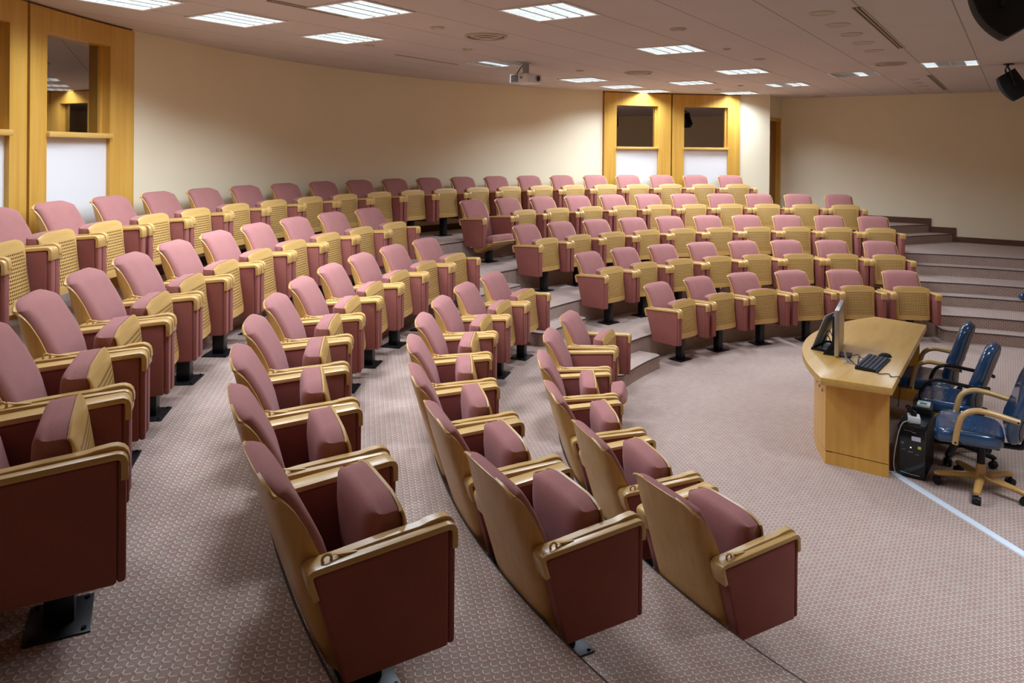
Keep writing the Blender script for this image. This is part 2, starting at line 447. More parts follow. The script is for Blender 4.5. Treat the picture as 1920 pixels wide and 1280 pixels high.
bm = cyl(wm @ Vector((D0 + .17, .07, 2.2)), wm @ Vector((D0 + .17, .02, 2.2)), .012); join(bm, tube([wm @ Vector((D0 + .17, .02, 2.2)), wm @ Vector((D0 + .29, .02, 2.2))], .009))
obj('door_handle', bm, M['silver'], leaf)
# baseboards on the right wall, stepped with the stair
bm = boxes([(XR - .018, XR, -3.6, 1.80, 6 * H, 6 * H + .10), (XR - .02, XR, 1.70, 1.80, 6 * H, 7 * H + .11), (XR - .018, XR, 1.70, 2.20, 7 * H, 7 * H + .11),
            (XR - .02, XR, 2.10, 2.20, 7 * H, 8 * H + .11), (XR - .018, XR, 2.10, 4.80, 8 * H, 8 * H + .11)])
struct('baseboard_right', bm, M['brown_base'])
bm = arc_box(RW - .018, RW, 56.4, 115.2, 8 * H, 8 * H + .1); struct('baseboard_back', bm, M['brown_base'])
# dark control booths behind the windows
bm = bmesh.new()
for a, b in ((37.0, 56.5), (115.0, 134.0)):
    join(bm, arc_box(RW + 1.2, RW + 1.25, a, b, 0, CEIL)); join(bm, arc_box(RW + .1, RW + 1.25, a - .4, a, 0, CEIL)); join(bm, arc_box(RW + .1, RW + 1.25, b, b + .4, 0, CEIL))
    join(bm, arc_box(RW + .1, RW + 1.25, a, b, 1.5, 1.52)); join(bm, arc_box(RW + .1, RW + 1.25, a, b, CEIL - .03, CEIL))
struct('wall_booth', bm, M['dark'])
def booth_window(n, a0, a1, o0, o1, zb, zt, label_side):
    g = .22
    w = empty('window_%d' % n, pol(RW, (a0 + a1) / 2, 8 * H)); w['kind'] = 'structure'
    inv = Matrix.Translation(-w.location)
    def part(name, bm, mat, par=w):
        bmesh.ops.transform(bm, matrix=inv, verts=bm.verts[:]); return obj(name, bm, mat, par)
    bm = bmesh.new()
    join(bm, arc_box(RW - .045, RW + .15, a0 + g * .5, o0, 8 * H - .02, CEIL - .02, .5)); join(bm, arc_box(RW - .045, RW + .15, o1, a1 - g * .5, 8 * H - .02, CEIL - .02, .5))
    join(bm, arc_box(RW - .045, RW + .15, o0, o1, zt, CEIL - .02, .5))
    part('window_frame', bm, M['veneer'])
    bm = arc_box(RW + .03, RW + .16, a0, a0 + g * .5, 0, CEIL); join(bm, arc_box(RW + .03, RW + .16, a1 - g * .5, a1, 0, CEIL)); join(bm, arc_box(RW - .01, RW + .15, a0, a1, CEIL - .02, CEIL))
    part('shadow_gap', bm, M['door'])
    part('window_sill', arc_box(RW - .075, RW + .15, o0 - .05, o1 + .05, zb - .045, zb, .5, .005), M['sill'])
    part('lower_panel', arc_box(RW - .01, RW + .1, o0, o1, 8 * H - .02, zb - .045, .5), M['white_panel'])
    # inner stop and pane set back in the opening
    bm = arc_box(RW + .03, RW + .055, o0, o0 + .22, zb, zt, .5); join(bm, arc_box(RW + .03, RW + .055, o1 - .22, o1, zb, zt, .5))
    part('glazing_bead', bm, M['veneer'])
    a = pol(RW + .06, o0 + .1); b = pol(RW + .06, o1 - .1)
    d = (b - a).normalized(); nn = Vector((d.y, -d.x, 0)) * .004
    bm = prism([(a.x + nn.x, a.y + nn.y), (b.x + nn.x, b.y + nn.y), (b.x - nn.x, b.y - nn.y), (a.x - nn.x, a.y - nn.y)], 'z', zb - .01, zt + .01)
    part('window_pane', bm, M['glass'])
booth_window(1, 115.3, 124.55, 117.65, 123.08, 2.60, 3.39, 'l')
booth_window(2, 124.55, 133.8, 126.0, 131.4, 2.60, 3.39, 'l')
booth_window(3, 46.77, 56.23, 48.66, 54.42, 2.572, 3.345, 'r')
booth_window(4, 37.46, 46.77, 39.2, 45.08, 2.572, 3.345, 'r')

# ------------------------------------------------------------------ ceiling with recessed fixtures
# (centre x, centre y, lit strips out of four from low y to high y, label)
FX = [(-2.35, 3.9, '1111', 'lit square louvred ceiling light at the top middle, over the left rows'),
      (.19, 3.91, '1111', 'lit square louvred ceiling light above and right of the projector, below the top middle one'),
      (2.72, 3.92, '1111', 'lit white ceiling light panel above the right block, left of the paired narrow strips'),
      (5.03, 3.9, '1101', 'ceiling light showing two lit strips split by a dark band, near the door'),
      (-3.23, 5.13, '1111', 'large lit louvred ceiling light cut by the top edge, beside a dark slot'),
      (3.97, 5.13, '1111', 'lit ceiling panel just in front of the right pair of booth windows'),
      (6.33, 5.10, '1111', 'farthest lit ceiling panel, right above the rightmost booth window'),
      (-3.50, 6.38, '1111', 'lit louvred ceiling light over the left wall, second from the left'),
      (-2.28, 6.38, '1111', 'lit louvred ceiling light over the back wall, left of the round air vent'),
      (.27, 6.32, '0010', 'ceiling light with one narrow lit strip, just left of the projector'),
      (2.71, 6.40, '1111', 'lit ceiling panel right of the projector, nearest it along the back wall'),
      (4.08, 6.42, '1111', 'lit ceiling panel left of the booth windows, between two others along the wall'),
      (5.19, 6.38, '1111', 'lit ceiling panel directly above the left one of the paired booth windows'),
      (3.84, 2.69, '0100', 'ceiling light with a single short lit strip, between round downlight rows'),
      (3.11, 1.48, '1001', 'ceiling light showing two small lit squares apart, left of the speakers'),
      (-4.46, 6.38, '1111', 'lit louvred ceiling light cut by the top edge above the left booth window'),
      (-4.89, 3.9, '1111', 'lit louvred ceiling light above the near left rows, outside the picture'),
      (-5.6, 5.13, '1111', 'lit louvred ceiling light above the left end of the back rows, outside the picture'),
      (-2.3, .0, '1111', 'lit louvred ceiling light above the near stage floor, outside the picture'),
      (.2, -.6, '1111', 'lit louvred ceiling light over the office chairs, outside the picture')]
FS = .285
xs = {-9.2, XR + .2}; ys = {-3.8, 9.2}
for x, y, s, l in FX: xs |= {x - FS, x + FS}; ys |= {y - FS, y + FS}
xs = sorted(xs); ys = sorted(ys)
bm = bmesh.new(); vv = {}
def gv(x, y):
    if (x, y) not in vv: vv[(x, y)] = bm.verts.new((x, y, CEIL))
    return vv[(x, y)]
for x0, x1 in zip(xs[:-1], xs[1:]):
    for y0, y1 in zip(ys[:-1], ys[1:]):
        mx, my = (x0 + x1) / 2, (y0 + y1) / 2
        if any(abs(mx - f[0]) < FS and abs(my - f[1]) < FS for f in FX): continue
        bm.faces.new((gv(x0, y0), gv(x0, y1), gv(x1, y1), gv(x1, y0)))
me = bpy.data.meshes.new('ceiling'); bm.to_mesh(me); bm.free(); me.materials.append(M['ceiling'])
co = bpy.data.objects.new('ceiling', me); col.objects.link(co); co['kind'] = 'structure'

# fixture parts, shared meshes
def fixture_meshes():
    h = .095
    body = boxes([(-FS - .012, -FS, -FS - .012, FS + .012, -.006, h), (FS, FS + .012, -FS - .012, FS + .012, -.006, h), (-FS, FS, -FS - .012, -FS, -.006, h), (-FS, FS, FS, FS + .012, -.006, h), (-FS, FS, -FS, FS, h, h + .01)])
    lip = boxes([(-FS - .022, -FS + .004, -FS - .022, FS + .022, -.009, -.001), (FS - .004, FS + .022, -FS - .022, FS + .022, -.009, -.001), (-FS, FS, -FS - .022, -FS + .004, -.009, -.001), (-FS, FS, FS - .004, FS + .022, -.009, -.001)])
    join(body, lip)
    lou = bmesh.new()
    for j in range(1, 4):
        y = -FS + 2 * FS * j / 4
        join(lou, prism([(y - .012, .0), (y + .012, .0), (y + .003, .05), (y - .003, .05)], 'x', -FS, FS))
    for i in range(1, 11):
        x = -FS + 2 * FS * i / 11
        join(lou, box(x - .002, x + .002, -FS, FS, .002, .045))
    return body, lou
fb_, fl_ = fixture_meshes()
fix_src = []
strip_w = 2 * FS / 4
lamp_col = (.83, .96, 1.13)
PW_ = {6: 9.0, 3: 16.0, 13: 20.0, 16: 6.5, 17: 3.0, 18: 10.5, 15: 5.5, 19: 2.5}
for i, (x, y, s, l) in enumerate(FX):
    e = empty('ceiling_light', (x, y, CEIL)); tag(e, l, 'ceiling light', 'recessed louvred ceiling lights')
    if i == 0:
        a = obj('housing', fb_, M['fixture'], e, smooth=False); b = obj('louver', fl_, M['louver'], e, smooth=False); fix_src = [a, b]
    else:
        for src in fix_src:
            c = src.copy(); col.objects.link(c); c.parent = e
    for j, ch in enumerate(s):
        y0 = -FS + strip_w * j
        obj('diffuser', box(-FS + .004, FS - .004, y0 + .006, y0 + strip_w - .006, .062, .072), M['tube'] if ch == '1' else M['tube_off'], e, smooth=False)
    n = s.count('1')
    ld = bpy.data.lights.new('fixture_lamp', 'AREA'); ld.shape = 'RECTANGLE'; ld.size = 2 * FS - .02; ld.size_y = strip_w * n
    ld.color = lamp_col; ld.energy = PW_.get(i, 8.1 if y > 5.8 else 11.0) * n; ld.spread = rad(96 if i == 18 else 146 if y < 4.5 else 138 if y < 5.8 else 134)
    lo = bpy.data.objects.new('fixture_lamp', ld); col.objects.link(lo); lo.parent = e
    js = [j for j, ch in enumerate(s) if ch == '1']
    lo.location = (0, -FS + strip_w * (sum(js) / len(js) + .5), -.012)

# round and slot fittings on the ceiling
def disc_fitting(name, x, y, r, label, cat, group, kind):
    e = empty(name, (x, y, CEIL)); tag(e, label, cat, group)
    if kind == 'vent':
        bm = torus((0, 0, -.004), r, .014, 32, 8, 'z'); obj('rim', bm, M['vent'], e)
        bm = bmesh.new()
        for q in (.8, .58, .36):
            join(bm, cyl((0, 0, -.004 - (.8 - q) * .05), (0, 0, -.010 - (.8 - q) * .05), r * q, r * (q - .1), 28))
        obj('cone', bm, M['vent'], e)
        obj('throat', cyl((0, 0, -.001), (0, 0, -.003), r * .97, n=32), M['slot'], e)
    elif kind == 'down':
        obj('rim', torus((0, 0, -.002), r, .008, 28, 8, 'z'), M['downlight'], e)
        obj('lens', cyl((0, 0, -.001), (0, 0, -.004), r * .96, n=28), M['vent'], e)
    else:
        obj('rim', torus((0, 0, -.002), r, .009, 20, 8, 'z'), M['vent'], e)
        obj('sensor_head', cyl((0, 0, -.001), (0, 0, -.02), r * .75, r * .5, 20), M['vent'] if kind == 'sensor' else M['downlight'], e)
disc_fitting('air_vent', -1.60, 5.10, .20, 'round ceiling air vent between the louvred lights, left of the projector', 'air vent', 'round air vents', 'vent')
disc_fitting('air_vent', 2.18, 5.22, .19, 'round ceiling air vent right of the projector, among the far lights', 'air vent', 'round air vents', 'vent')
disc_fitting('air_vent', 2.75, 2.10, .17, 'round ceiling air vent past the row of unlit downlights', 'air vent', 'round air vents', 'vent')
disc_fitting('air_vent', 7.74, 4.0, .12, 'small dark round air vent near the door wall', 'air vent', 'round air vents', 'vent')
for i, x in enumerate((-1.16, -.53, .08, .72, 1.38)):
    disc_fitting('downlight', x, 2.085, .095, 'unlit round ceiling downlight, %s of the five beside the long slot at upper right' % ('nearest', 'second', 'third', 'fourth', 'farthest')[i], 'downlight', 'unlit downlights by the near slot', 'down')
for i, x in enumerate((5.05, 5.68, 6.32, 6.96)):
    disc_fitting('downlight', x, 2.085, .075, 'small unlit downlight, %s of the four by the far ceiling slot' % ('nearest', 'second', 'third', 'farthest')[i], 'downlight', 'unlit downlights by the far slot', 'down')
for x, y, r, k, l in ((-1.04, 3.34, .07, 'sensor', 'small round ceiling sensor between the two front louvred lights'), (1.48, 3.33, .06, 'sensor', 'small round ceiling fitting before the far white light panel'),
                      (-.97, 5.83, .05, 'sensor', 'small round ceiling fitting just below the left air vent'), (-2.25, 5.17, .06, 'head', 'small flat round ceiling fitting left of the left air vent'),
                      (1.53, 5.81, .05, 'sensor', 'small round ceiling fitting above the light panel right of the projector'), (.44, 3.385, .035, 'sensor', 'tiny ceiling smoke detector beside the right louvred light'),
                      (5.36, 5.18, .06, 'sensor', 'small ceiling fitting close to the right booth windows'), (4.83, 4.61, .045, 'sensor', 'tiny ceiling sensor near the split light strips'),
                      (-1.75, 6.55, .05, 'head', 'small flat ceiling disc right behind the left louvred light')):
    disc_fitting('ceiling_sensor', x, y, r, l, 'ceiling sensor', 'small ceiling sensors', k)
def slot(x0, x1, y, label, n=2):
    e = empty('slot_diffuser', ((x0 + x1) / 2, y, CEIL)); tag(e, label, 'air slot', 'linear air slots')
    h = (x1 - x0) / 2
    obj('frame', boxes([(-h, h, -.045 + .03 * j, -.035 + .03 * j, -.008, -.001) for j in range(n + 1)]), M['vent'], e, smooth=False)
    for j in range(n): obj('opening', box(-h, h, -.035 + .03 * j, -.015 + .03 * j, -.004, -.001), M['slot'], e, smooth=False)
slot(-1.27, 1.33, 1.82, 'long double slot in the ceiling beside the row of five downlights')
slot(4.51, 7.28, 1.84, 'far double slot in the ceiling near the right wall')
slot(-3.86, -3.05, 5.47, 'dark ceiling slot along the front of the large top louvred light')
slot(-1.04, .10, 6.86, 'thin dark ceiling slot over the back wall, left of the projector', 1)

# ------------------------------------------------------------------ auditorium seats
A_, TH = .315, .068          # half width over the panels, panel thickness
T0 = .197                    # the pedestal stands this far behind the front
def ty(t): return T0 - t     # depth behind the front of the panels -> local y
def make_panel(sgn, tablet):
    xo, xi = sgn * A_, sgn * (A_ - TH); x0, x1 = min(xo, xi), max(xo, xi)
    prof = [(ty(.022), .628), (ty(.022), .239), (ty(.373), .230), (ty(.474), .590)]
    bm = prism(prof, 'x', x0, x1, .011, 3)
    fr = prism([(ty(-.003), .618), (ty(-.003), .243), (ty(.022), .241), (ty(.022), .622)], 'x', x0 + .004, x1 - .004, .010, 3)
    join(bm, fr)
    return bm
def rounded_path(pts, r, k=5):
    out = []
    P = [Vector((*p, 0)) for p in pts]
    for i, p in enumerate(P):
        if i in (0, len(P) - 1): out.append(p); continue
        a = (P[i - 1] - p); b = (P[i + 1] - p); rr = min(r, a.length * .49, b.length * .49)
        A = p + a.normalized() * rr; B = p + b.normalized() * rr
        for j in range(k + 1):
            t = j / k; out.append((1 - t) ** 2 * A + 2 * t * (1 - t) * p + t * t * B)
    return out
def offset_path(P, d):
    out = []
    for i, p in enumerate(P):
        a = P[max(0, i - 1)]; b = P[min(len(P) - 1, i + 1)]; t = (b - a).normalized(); out.append(p + Vector((-t.y, t.x, 0)) * d)
    return out
ARM_PATH = rounded_path([(ty(.472), .515), (ty(.502), .612), (ty(-.008), .650), (ty(-.008), .562)], .042, 7)
def make_arm(sgn):
    inner = offset_path(ARM_PATH, -.020)
    poly = [(p.x, p.y) for p in ARM_PATH] + [(p.x, p.y) for p in reversed(inner)]
    c = sgn * (A_ - TH / 2)
    bm = prism(poly, 'x', c - .0385, c + .0385)
    bm.normal_update()
    es = [e for e in bm.edges if len(e.link_faces) == 2 and e.calc_face_angle(0) > rad(60)]
    bmesh.ops.bevel(bm, geom=es, offset=.0045, segments=2, profile=.5, affect='EDGES', clamp_overlap=True)
    return bm
def arm_top(t): return .650 - (.650 - .612) * t / .502
def make_tablet(sgn):
    c = sgn * (A_ - TH / 2)
    xa, xb = c - sgn * .034, c + sgn * .004
    top = [(t, arm_top(t) + h) for t, h in ((.40, .001), (.36, .004), (.22, .007), (.118, .006), (.098, .008), (.082, .011), (.04, .013), (.022, .011), (.004, .002), (-.007, -.012), (-.012, -.032), (-.0125, -.060))]
    bot = [(t, arm_top(t) - .004) for t in (.40, .02)] + [(-.002, arm_top(0) - .03), (-.004, arm_top(0) - .060)]
    poly = [(ty(t), z) for t, z in top] + [(ty(t), z) for t, z in reversed(bot)]
    bm = prism(poly, 'x', min(xa, xb), max(xa, xb), .002, 1)
    # pivot ring at the rear
    r = torus((c + sgn * .010, ty(.425), arm_top(.425) + .007), .0145, .0048, 18, 8, 'x'); join(bm, r)
    join(bm, prism([(ty(.375), arm_top(.375)), (ty(.41), arm_top(.41) + .018), (ty(.385), arm_top(.4) + .012), (ty(.33), arm_top(.33) + .002)], 'x', c + sgn * .004 - .005, c + sgn * .004 + .009))
    return bm
def lerp(tab, z):
    for (a, b), (c, d) in zip(tab[:-1], tab[1:]):
        if a <= z <= c or a >= z >= c: return b + (d - b) * (z - a) / (c - a)
    return tab[-1][1] if abs(z - tab[-1][0]) < abs(z - tab[0][0]) else tab[0][1]
BK = [(.20, .365), (.235, .400), (.28, .424), (.40, .468), (.61, .535), (.75, .577), (.86, .608)]
FL = [(.20, .02), (.28, .055), (.40, .090), (.61, .104), (.70, .090), (.78, .068), (.83, .048), (.86, .032)]
US = [(0, 0), (.3, .012), (.55, .04), (.72, .085), (.84, .15), (.92, .25), (.968, .42), (.992, .68), (1.0, 1.0)]
UF = [(-u, g) for u, g in reversed(US[1:])] + US
HW = .240
def make_back_shell():
    zs = [.20, .215, .235, .26, .30, .36, .44, .52, .61, .66, .70, .74, .77, .80, .82, .84, .852, .86]
    def fn(i, j):
        u, g = UF[j]; z = zs[i]; w = max(0, (z - .70) / .16)
        drop = .040 * (w ** 3) * max(0, (abs(u) - .45) / .55) ** 2.6
        wl = max(0, (.30 - z) / .10)
        hw = HW * (1 - .10 * wl ** 2)
        g = g + (abs(u) ** 3.2 - g) * .75 * min(1, w * 1.1) ** 1.5
        t = lerp(BK, z) - lerp(FL, z) * g
        return (hw * u, ty(t), z - drop)
    bm = grid(fn, len(zs), len(UF))
    bmesh.ops.recalc_face_normals(bm, faces=bm.faces[:])
    bmesh.ops.solidify(bm, geom=bm.faces[:], thickness=.010)
    return bm
def make_back_cushion():
    # closed pillow between the flanges
    nu, nv = 19, 21; W = HW - .013; zb, zt_ = .30, .866
    def coord(i, j):
        u = -1 + 2 * i / (nu - 1); v = j / (nv - 1)
        u = math.sin(u * PI / 2) if abs(u) > .0 else 0
        v = .5 - .5 * math.cos(v * PI)
        return u, v
    bm = bmesh.new(); F = []; B = []
    for i in range(nu):
        fr, br = [], []
        for j in range(nv):
            u, v = coord(i, j); x = W * u; z = zb + (zt_ - zb) * v
            w = max(0, (z - .70) / .16); z -= .038 * (w ** 3) * max(0, (abs(u) - .45) / .55) ** 2.6
            e = min(W - abs(x), (zt_ - zb) * (1 - v) * 1.0, (zt_ - zb) * v)
            q = min(1, e / .045); bul = .044 * math.sqrt(max(0, 1 - (1 - q) ** 2))
            tb = lerp(BK, z); f = lerp(FL, z)
            fr.append(bm.verts.new((x, ty(tb - max(.022, f - .012) - bul + .006 * (1 - u * u) * 0), z)))
            br.append(bm.verts.new((x * .97, ty(tb - .004 - .5 * f * abs(u) ** 4), z - (.004 if v > .99 else 0))))
        F.append(fr); B.append(br)
    for i in range(nu - 1):
        for j in range(nv - 1):
            bm.faces.new((F[i][j], F[i + 1][j], F[i + 1][j + 1], F[i][j + 1])); bm.faces.new((B[i][j], B[i][j + 1], B[i + 1][j + 1], B[i + 1][j]))
    for i in range(nu - 1):
        bm.faces.new((F[i][0], B[i][0], B[i + 1][0], F[i + 1][0])); bm.faces.new((F[i][-1], F[i + 1][-1], B[i + 1][-1], B[i][-1]))
    for j in range(nv - 1):
        bm.faces.new((F[0][j], F[0][j + 1], B[0][j + 1], B[0][j])); bm.faces.new((F[-1][j], B[-1][j], B[-1][j + 1], F[-1][j + 1]))
    return bm
# folded seat, local to its hinge
HT, HZ = .270, .330
def so(t, z): return (ty(t) - ty(HT), z - HZ)      # -> (y,z) relative to the hinge
PW = .228
WOODT = [(.285, .072), (.32, .070), (.45, .088), (.60, .118), (.66, .133), (.70, .146), (.715, .153)]
PFL = [(.285, .095), (.36, .102), (.46, .098), (.54, .070), (.60, .036), (.66, .013), (.70, .008), (.715, .008)]
def make_pan():
    zs = [.285, .30, .33, .38, .43, .48, .53, .57, .61, .65, .68, .70, .715]
    def fn(i, j):
        u, g = UF[j]; z = zs[i]
        w = max(0, (z - .60) / .115); zz = z - .030 * w ** 2 * max(0, (abs(u) - .45) / .55) ** 2
        t = lerp(WOODT, z) + lerp(PFL, z) * g
        y, zr = so(t, zz); return (PW * u, y, zr)
    bm = grid(fn, len(zs), len(UF)); bmesh.ops.recalc_face_normals(bm, faces=bm.faces[:])
    bmesh.ops.solidify(bm, geom=bm.faces[:], thickness=.010)
    return bm
def make_seat_cushion():
    nu, nv = 17, 17; W = PW - .012; zb, zt_ = .295, .722
    THK = [(.295, .150), (.45, .165), (.60, .150), (.68, .125), (.722, .10)]
    bm = bmesh.new(); F = []; B = []
    for i in range(nu):
        fr, br = [], []
        for j in range(nv):
            u = math.sin((-1 + 2 * i / (nu - 1)) * PI / 2); v = .5 - .5 * math.cos(j / (nv - 1) * PI)
            z = zb + (zt_ - zb) * v; x = W * u
            w = max(0, (z - .60) / .115); zz = z - .030 * w ** 2 * max(0, (abs(u) - .45) / .55) ** 2
            tw = lerp(WOODT, min(z, .715)); th = lerp(THK, z)
            e = min(W - abs(x), (zt_ - z), (z - zb) * 1.5); q = min(1, e / .075); rd = math.sqrt(max(0, 1 - (1 - q) ** 2))
            tf = tw + .012 + lerp(PFL, min(z, .715)) * .6 * abs(u) ** 6
            tbk = tw + th * (.60 + .40 * rd)
            y, zr = so(tf, zz - (.008 if v > .99 else 0)); fr.append(bm.verts.new((x * .99, y, zr)))
            y, zr = so(tbk, zz - (.012 if v > .99 else 0)); br.append(bm.verts.new((x, y, zr)))
        F.append(fr); B.append(br)
    for i in range(nu - 1):
        for j in range(nv - 1):
            bm.faces.new((F[i][j], F[i + 1][j], F[i + 1][j + 1], F[i][j + 1])); bm.faces.new((B[i][j], B[i][j + 1], B[i + 1][j + 1], B[i + 1][j]))
    for i in range(nu - 1):
        bm.faces.new((F[i][0], B[i][0], B[i + 1][0], F[i + 1][0])); bm.faces.new((F[i][-1], F[i + 1][-1], B[i + 1][-1], B[i][-1]))
    for j in range(nv - 1):
        bm.faces.new((F[0][j], F[0][j + 1], B[0][j + 1], B[0][j])); bm.faces.new((F[-1][j], B[-1][j], B[-1][j + 1], F[-1][j + 1]))
    bmesh.ops.recalc_face_normals(bm, faces=bm.faces[:])
    return bm
def make_pedestal():
    bm = box(-.038, .038, -.045, .045, .006, .285, .006)
    join(bm, box(-(A_ - TH) - .01, A_ - TH + .01, -.022, .022, .262, .292, .004))
    for s in (-1, 1):
        join(bm, box(s * (A_ - TH) - .012, s * (A_ - TH) + .012, -.14, .06, .255, .275, .003))
        join(bm, cyl((s * (A_ - TH - .020), ty(HT), HZ), (s * (A_ - TH + .004), ty(HT), HZ), .020, n=14))
    return bm
def make_plate():
    bm = box(-.115, .115, -.095, .095, .0, .007, .002)
    for sx_ in (-1, 1):
        for sy in (-1, 1): join(bm, cyl((sx_ * .095, sy * .075, .007), (sx_ * .095, sy * .075, .014), .008, n=8))
    return bm

proto = empty('auditorium_seat', (0, 0, 0))
p_back = obj('backrest', make_back_shell(), M['wood'], proto, angle=50)
p_bc = obj('back_cushion', make_back_cushion(), M['fabric'], p_back, angle=60)
p_seat = obj('seat', make_pan(), M['perf'], proto, angle=50, loc=(0, ty(HT), HZ))
p_sc = obj('seat_cushion', make_seat_cushion(), M['fabric'], p_seat, angle=80)
for s in (1, -1):
    p_panel = obj('side_panel', make_panel(s, s > 0), M['panel_fabric'], proto, angle=40)
    obj('armrest', make_arm(s), M['arm'], p_panel, angle=40)
    if s > 0: obj('writing_tablet', make_tablet(s), M['arm'], p_panel, angle=28)
p_ped = obj('pedestal', make_pedestal(), M['black_metal'], proto)
obj('base_plate', make_plate(), M['black_metal'], p_ped)
def copy_tree(o, parent=None):
    c = o.copy(); col.objects.link(c)
    if parent: c.parent = parent
    for ch in list(o.children): copy_tree(ch, c)
    return c
ORD = ['first', 'second', 'third', 'fourth', 'fifth', 'sixth', 'seventh', 'eighth', 'ninth', 'tenth', 'eleventh', 'twelfth', 'thirteenth', 'fourteenth', 'fifteenth', 'sixteenth', 'seventeenth', 'eighteenth', 'nineteenth', 'twentieth', 'twenty-first', 'twenty-second']
ROWN = ['front row', 'second row', 'third row', 'fourth row']
used = [False]
def place(row, th, label, group, lowered=False):
    o = copy_tree(proto) if used[0] else proto
    used[0] = True
    R = ROW_R[row] + T0
    p = pol(R, th, 2 * row * H); o.location = p; o.rotation_euler = (0, 0, rad(th + 90))
    tag(o, label, 'seat', group)
    if lowered:
        for ch in o.children:
            if ch.name.split('.')[0] == 'seat': ch.rotation_euler = (rad(-74), 0, 0)
    return o
LT = [156.52, 155.75, 157.15, 153.90]; RT_ = [81.13, 82.28, 83.48, 84.01]; CNT = [6, 8, 10, 11]
for r in range(4):
    D = math.degrees(ROW_W[r] / ROW_R[r]); n = CNT[r]
    for i in range(n):
        th = LT[r] - (i + .5) * D; k = n - i
        low = (r == 0 and i == 4)
        if i == 0: lb = 'folded pink tip-up seat at the near left end of the %s, nearest the camera' % ROWN[r]
        elif k == 1: lb = 'folded pink tip-up seat on the left side of the centre aisle, %s' % ROWN[r]
        elif low: lb = 'pink seat with its cushion folded down, left part of the front row'
        else: lb = 'folded pink tip-up seat, %s from the centre aisle, left part of the %s' % (ORD[k - 1], ROWN[r])
        place(r, th, lb, 'pink seats in the left part of the %s' % ROWN[r], low)
    for i in range(n):
        th = RT_[r] - (i + .5) * D
        low = (r == 3 and i == 0)
        if low: lb = 'pink seat with its cushion folded down beside the centre aisle, fourth row'
        elif i == 0: lb = 'folded pink tip-up seat on the right side of the centre aisle, %s' % ROWN[r]
        elif i == n - 1: lb = 'folded pink tip-up seat at the far right end of the %s, by the stairs' % ROWN[r]
        else: lb = 'folded pink tip-up seat, %s from the centre aisle, right part of the %s' % (ORD[i], ROWN[r])
        place(r, th, lb, 'pink seats in the right part of the %s' % ROWN[r], low)
D4 = math.degrees(ROW_W[4] / ROW_R[4])
for i in range(-2, 19):
    th = 126.137 - (i + .5) * D4
    if i == 0: th += .25
    if i == -1: th += .15
    k = 18 - i
    lb = 'folded pink tip-up seat in the back row by the wall, %s from its right end' % ORD[k] if k else 'folded pink tip-up seat at the right end of the back row, before the white column'
    place(4, th, lb, 'pink seats in the back row')

# ------------------------------------------------------------------ presenter desk
desk = empty('presenter_desk', (-.07, 1.9, 0)); tag(desk, 'curved beech presenter desk with one open side, standing on the stage floor', 'desk')
dinv = Matrix.Translation(-desk.location)
def dpart(name, bm, mat, par=desk):
    bmesh.ops.transform(bm, matrix=dinv, verts=bm.verts[:]); return obj(name, bm, mat, par)
def bow(xh, ys_, yc, n=18):   # outline: straight back edge, ends, bowed front
    pts = []
    for i in range(n + 1):
        s = -1 + 2 * i / n; pts.append((-.07 + xh * s, ys_ + (yc - ys_) * (1 - s * s)))
    return pts
top_out = [(1.13, 1.53)] + [(x, y) for x, y in reversed(bow(1.30, 2.02, 2.40))] + [(-1.335, 1.53)]
dpart('tabletop', prism(top_out, 'z', .695, .75, .004), M['desk'])
fr_o = bow(1.055, 2.03, 2.30); fr_i = [(x, y - .03) for x, y in fr_o]
dpart('front_panel', prism(fr_o + fr_i[::-1], 'z', .106, .695), M['desk_side'])
dpart('side_panel', box(-1.127, -1.097, 1.575, 2.032, .106, .695), M['desk_side'])
dpart('side_panel', box(.957, .987, 1.575, 2.032, .10, .695), M['desk_side'])
pl = bow(1.055, 2.03, 2.30); pl2 = [(x, y - .05) for x, y in pl]
bm = prism([(x, y) for x, y in pl] + pl2[::-1], 'z', 0, .10); join(bm, box(-1.124, -1.09, 1.575, 2.03, 0, .10)); join(bm, box(.95, .984, 1.575, 2.03, 0, .10))
dpart('plinth', bm, M['desk_side'])
bm = prism([(x, y - .006) for x, y in pl] + pl2[::-1], 'z', .098, .108); join(bm, box(-1.119, -1.09, 1.58, 2.03, .098, .108)); dpart('plinth_gap', bm, M['dark'])
bm = bmesh.new()
for x, z in ((-1.02, .55), (-.93, .555), (-.83, .56), (-.72, .565)):
    y = 2.03 + .27 * (1 - ((x + .07) / 1.055) ** 2); join(bm, cyl((x, y - .01, z), (x - .004, y + .003, z), .011, n=12))
dpart('screw_cap', bm, M['door'])

# monitor on its stand
mon = empty('monitor', (-.45, 2.06, .75)); tag(mon, 'thin silver monitor seen edge-on, standing on the beech desk', 'monitor'); mon.rotation_euler = (0, 0, rad(6))
obj('casing', box(-.27, .27, -.018, .018, .012, .40, .006), M['silver'], mon)
obj('screen', box(-.255, .255, -.0195, -.017, .03, .385), M['screen'], mon)
obj('back_cover', box(-.17, .17, .016, .045, .06, .33, .01), M['black'], mon)
bm = prism([(-.13, 0), (.09, 0), (.09, .012), (.0, .20), (-.012, .20), (-.03, .012), (-.13, .012)], 'x', -.19, -.165)
join(bm, box(-.19, .10, -.12, .09, 0, .010, .003))
obj('stand', prism([(.105, .0), (.105, .012), (.035, .125), (.02, .125), (.018, .10), (.075, .012)], 'x', -.20, -.185, .001), M['black'], mon)
obj('stand_foot', box(-.215, -.06, -.11, .11, 0, .010, .003), M['black'], mon)

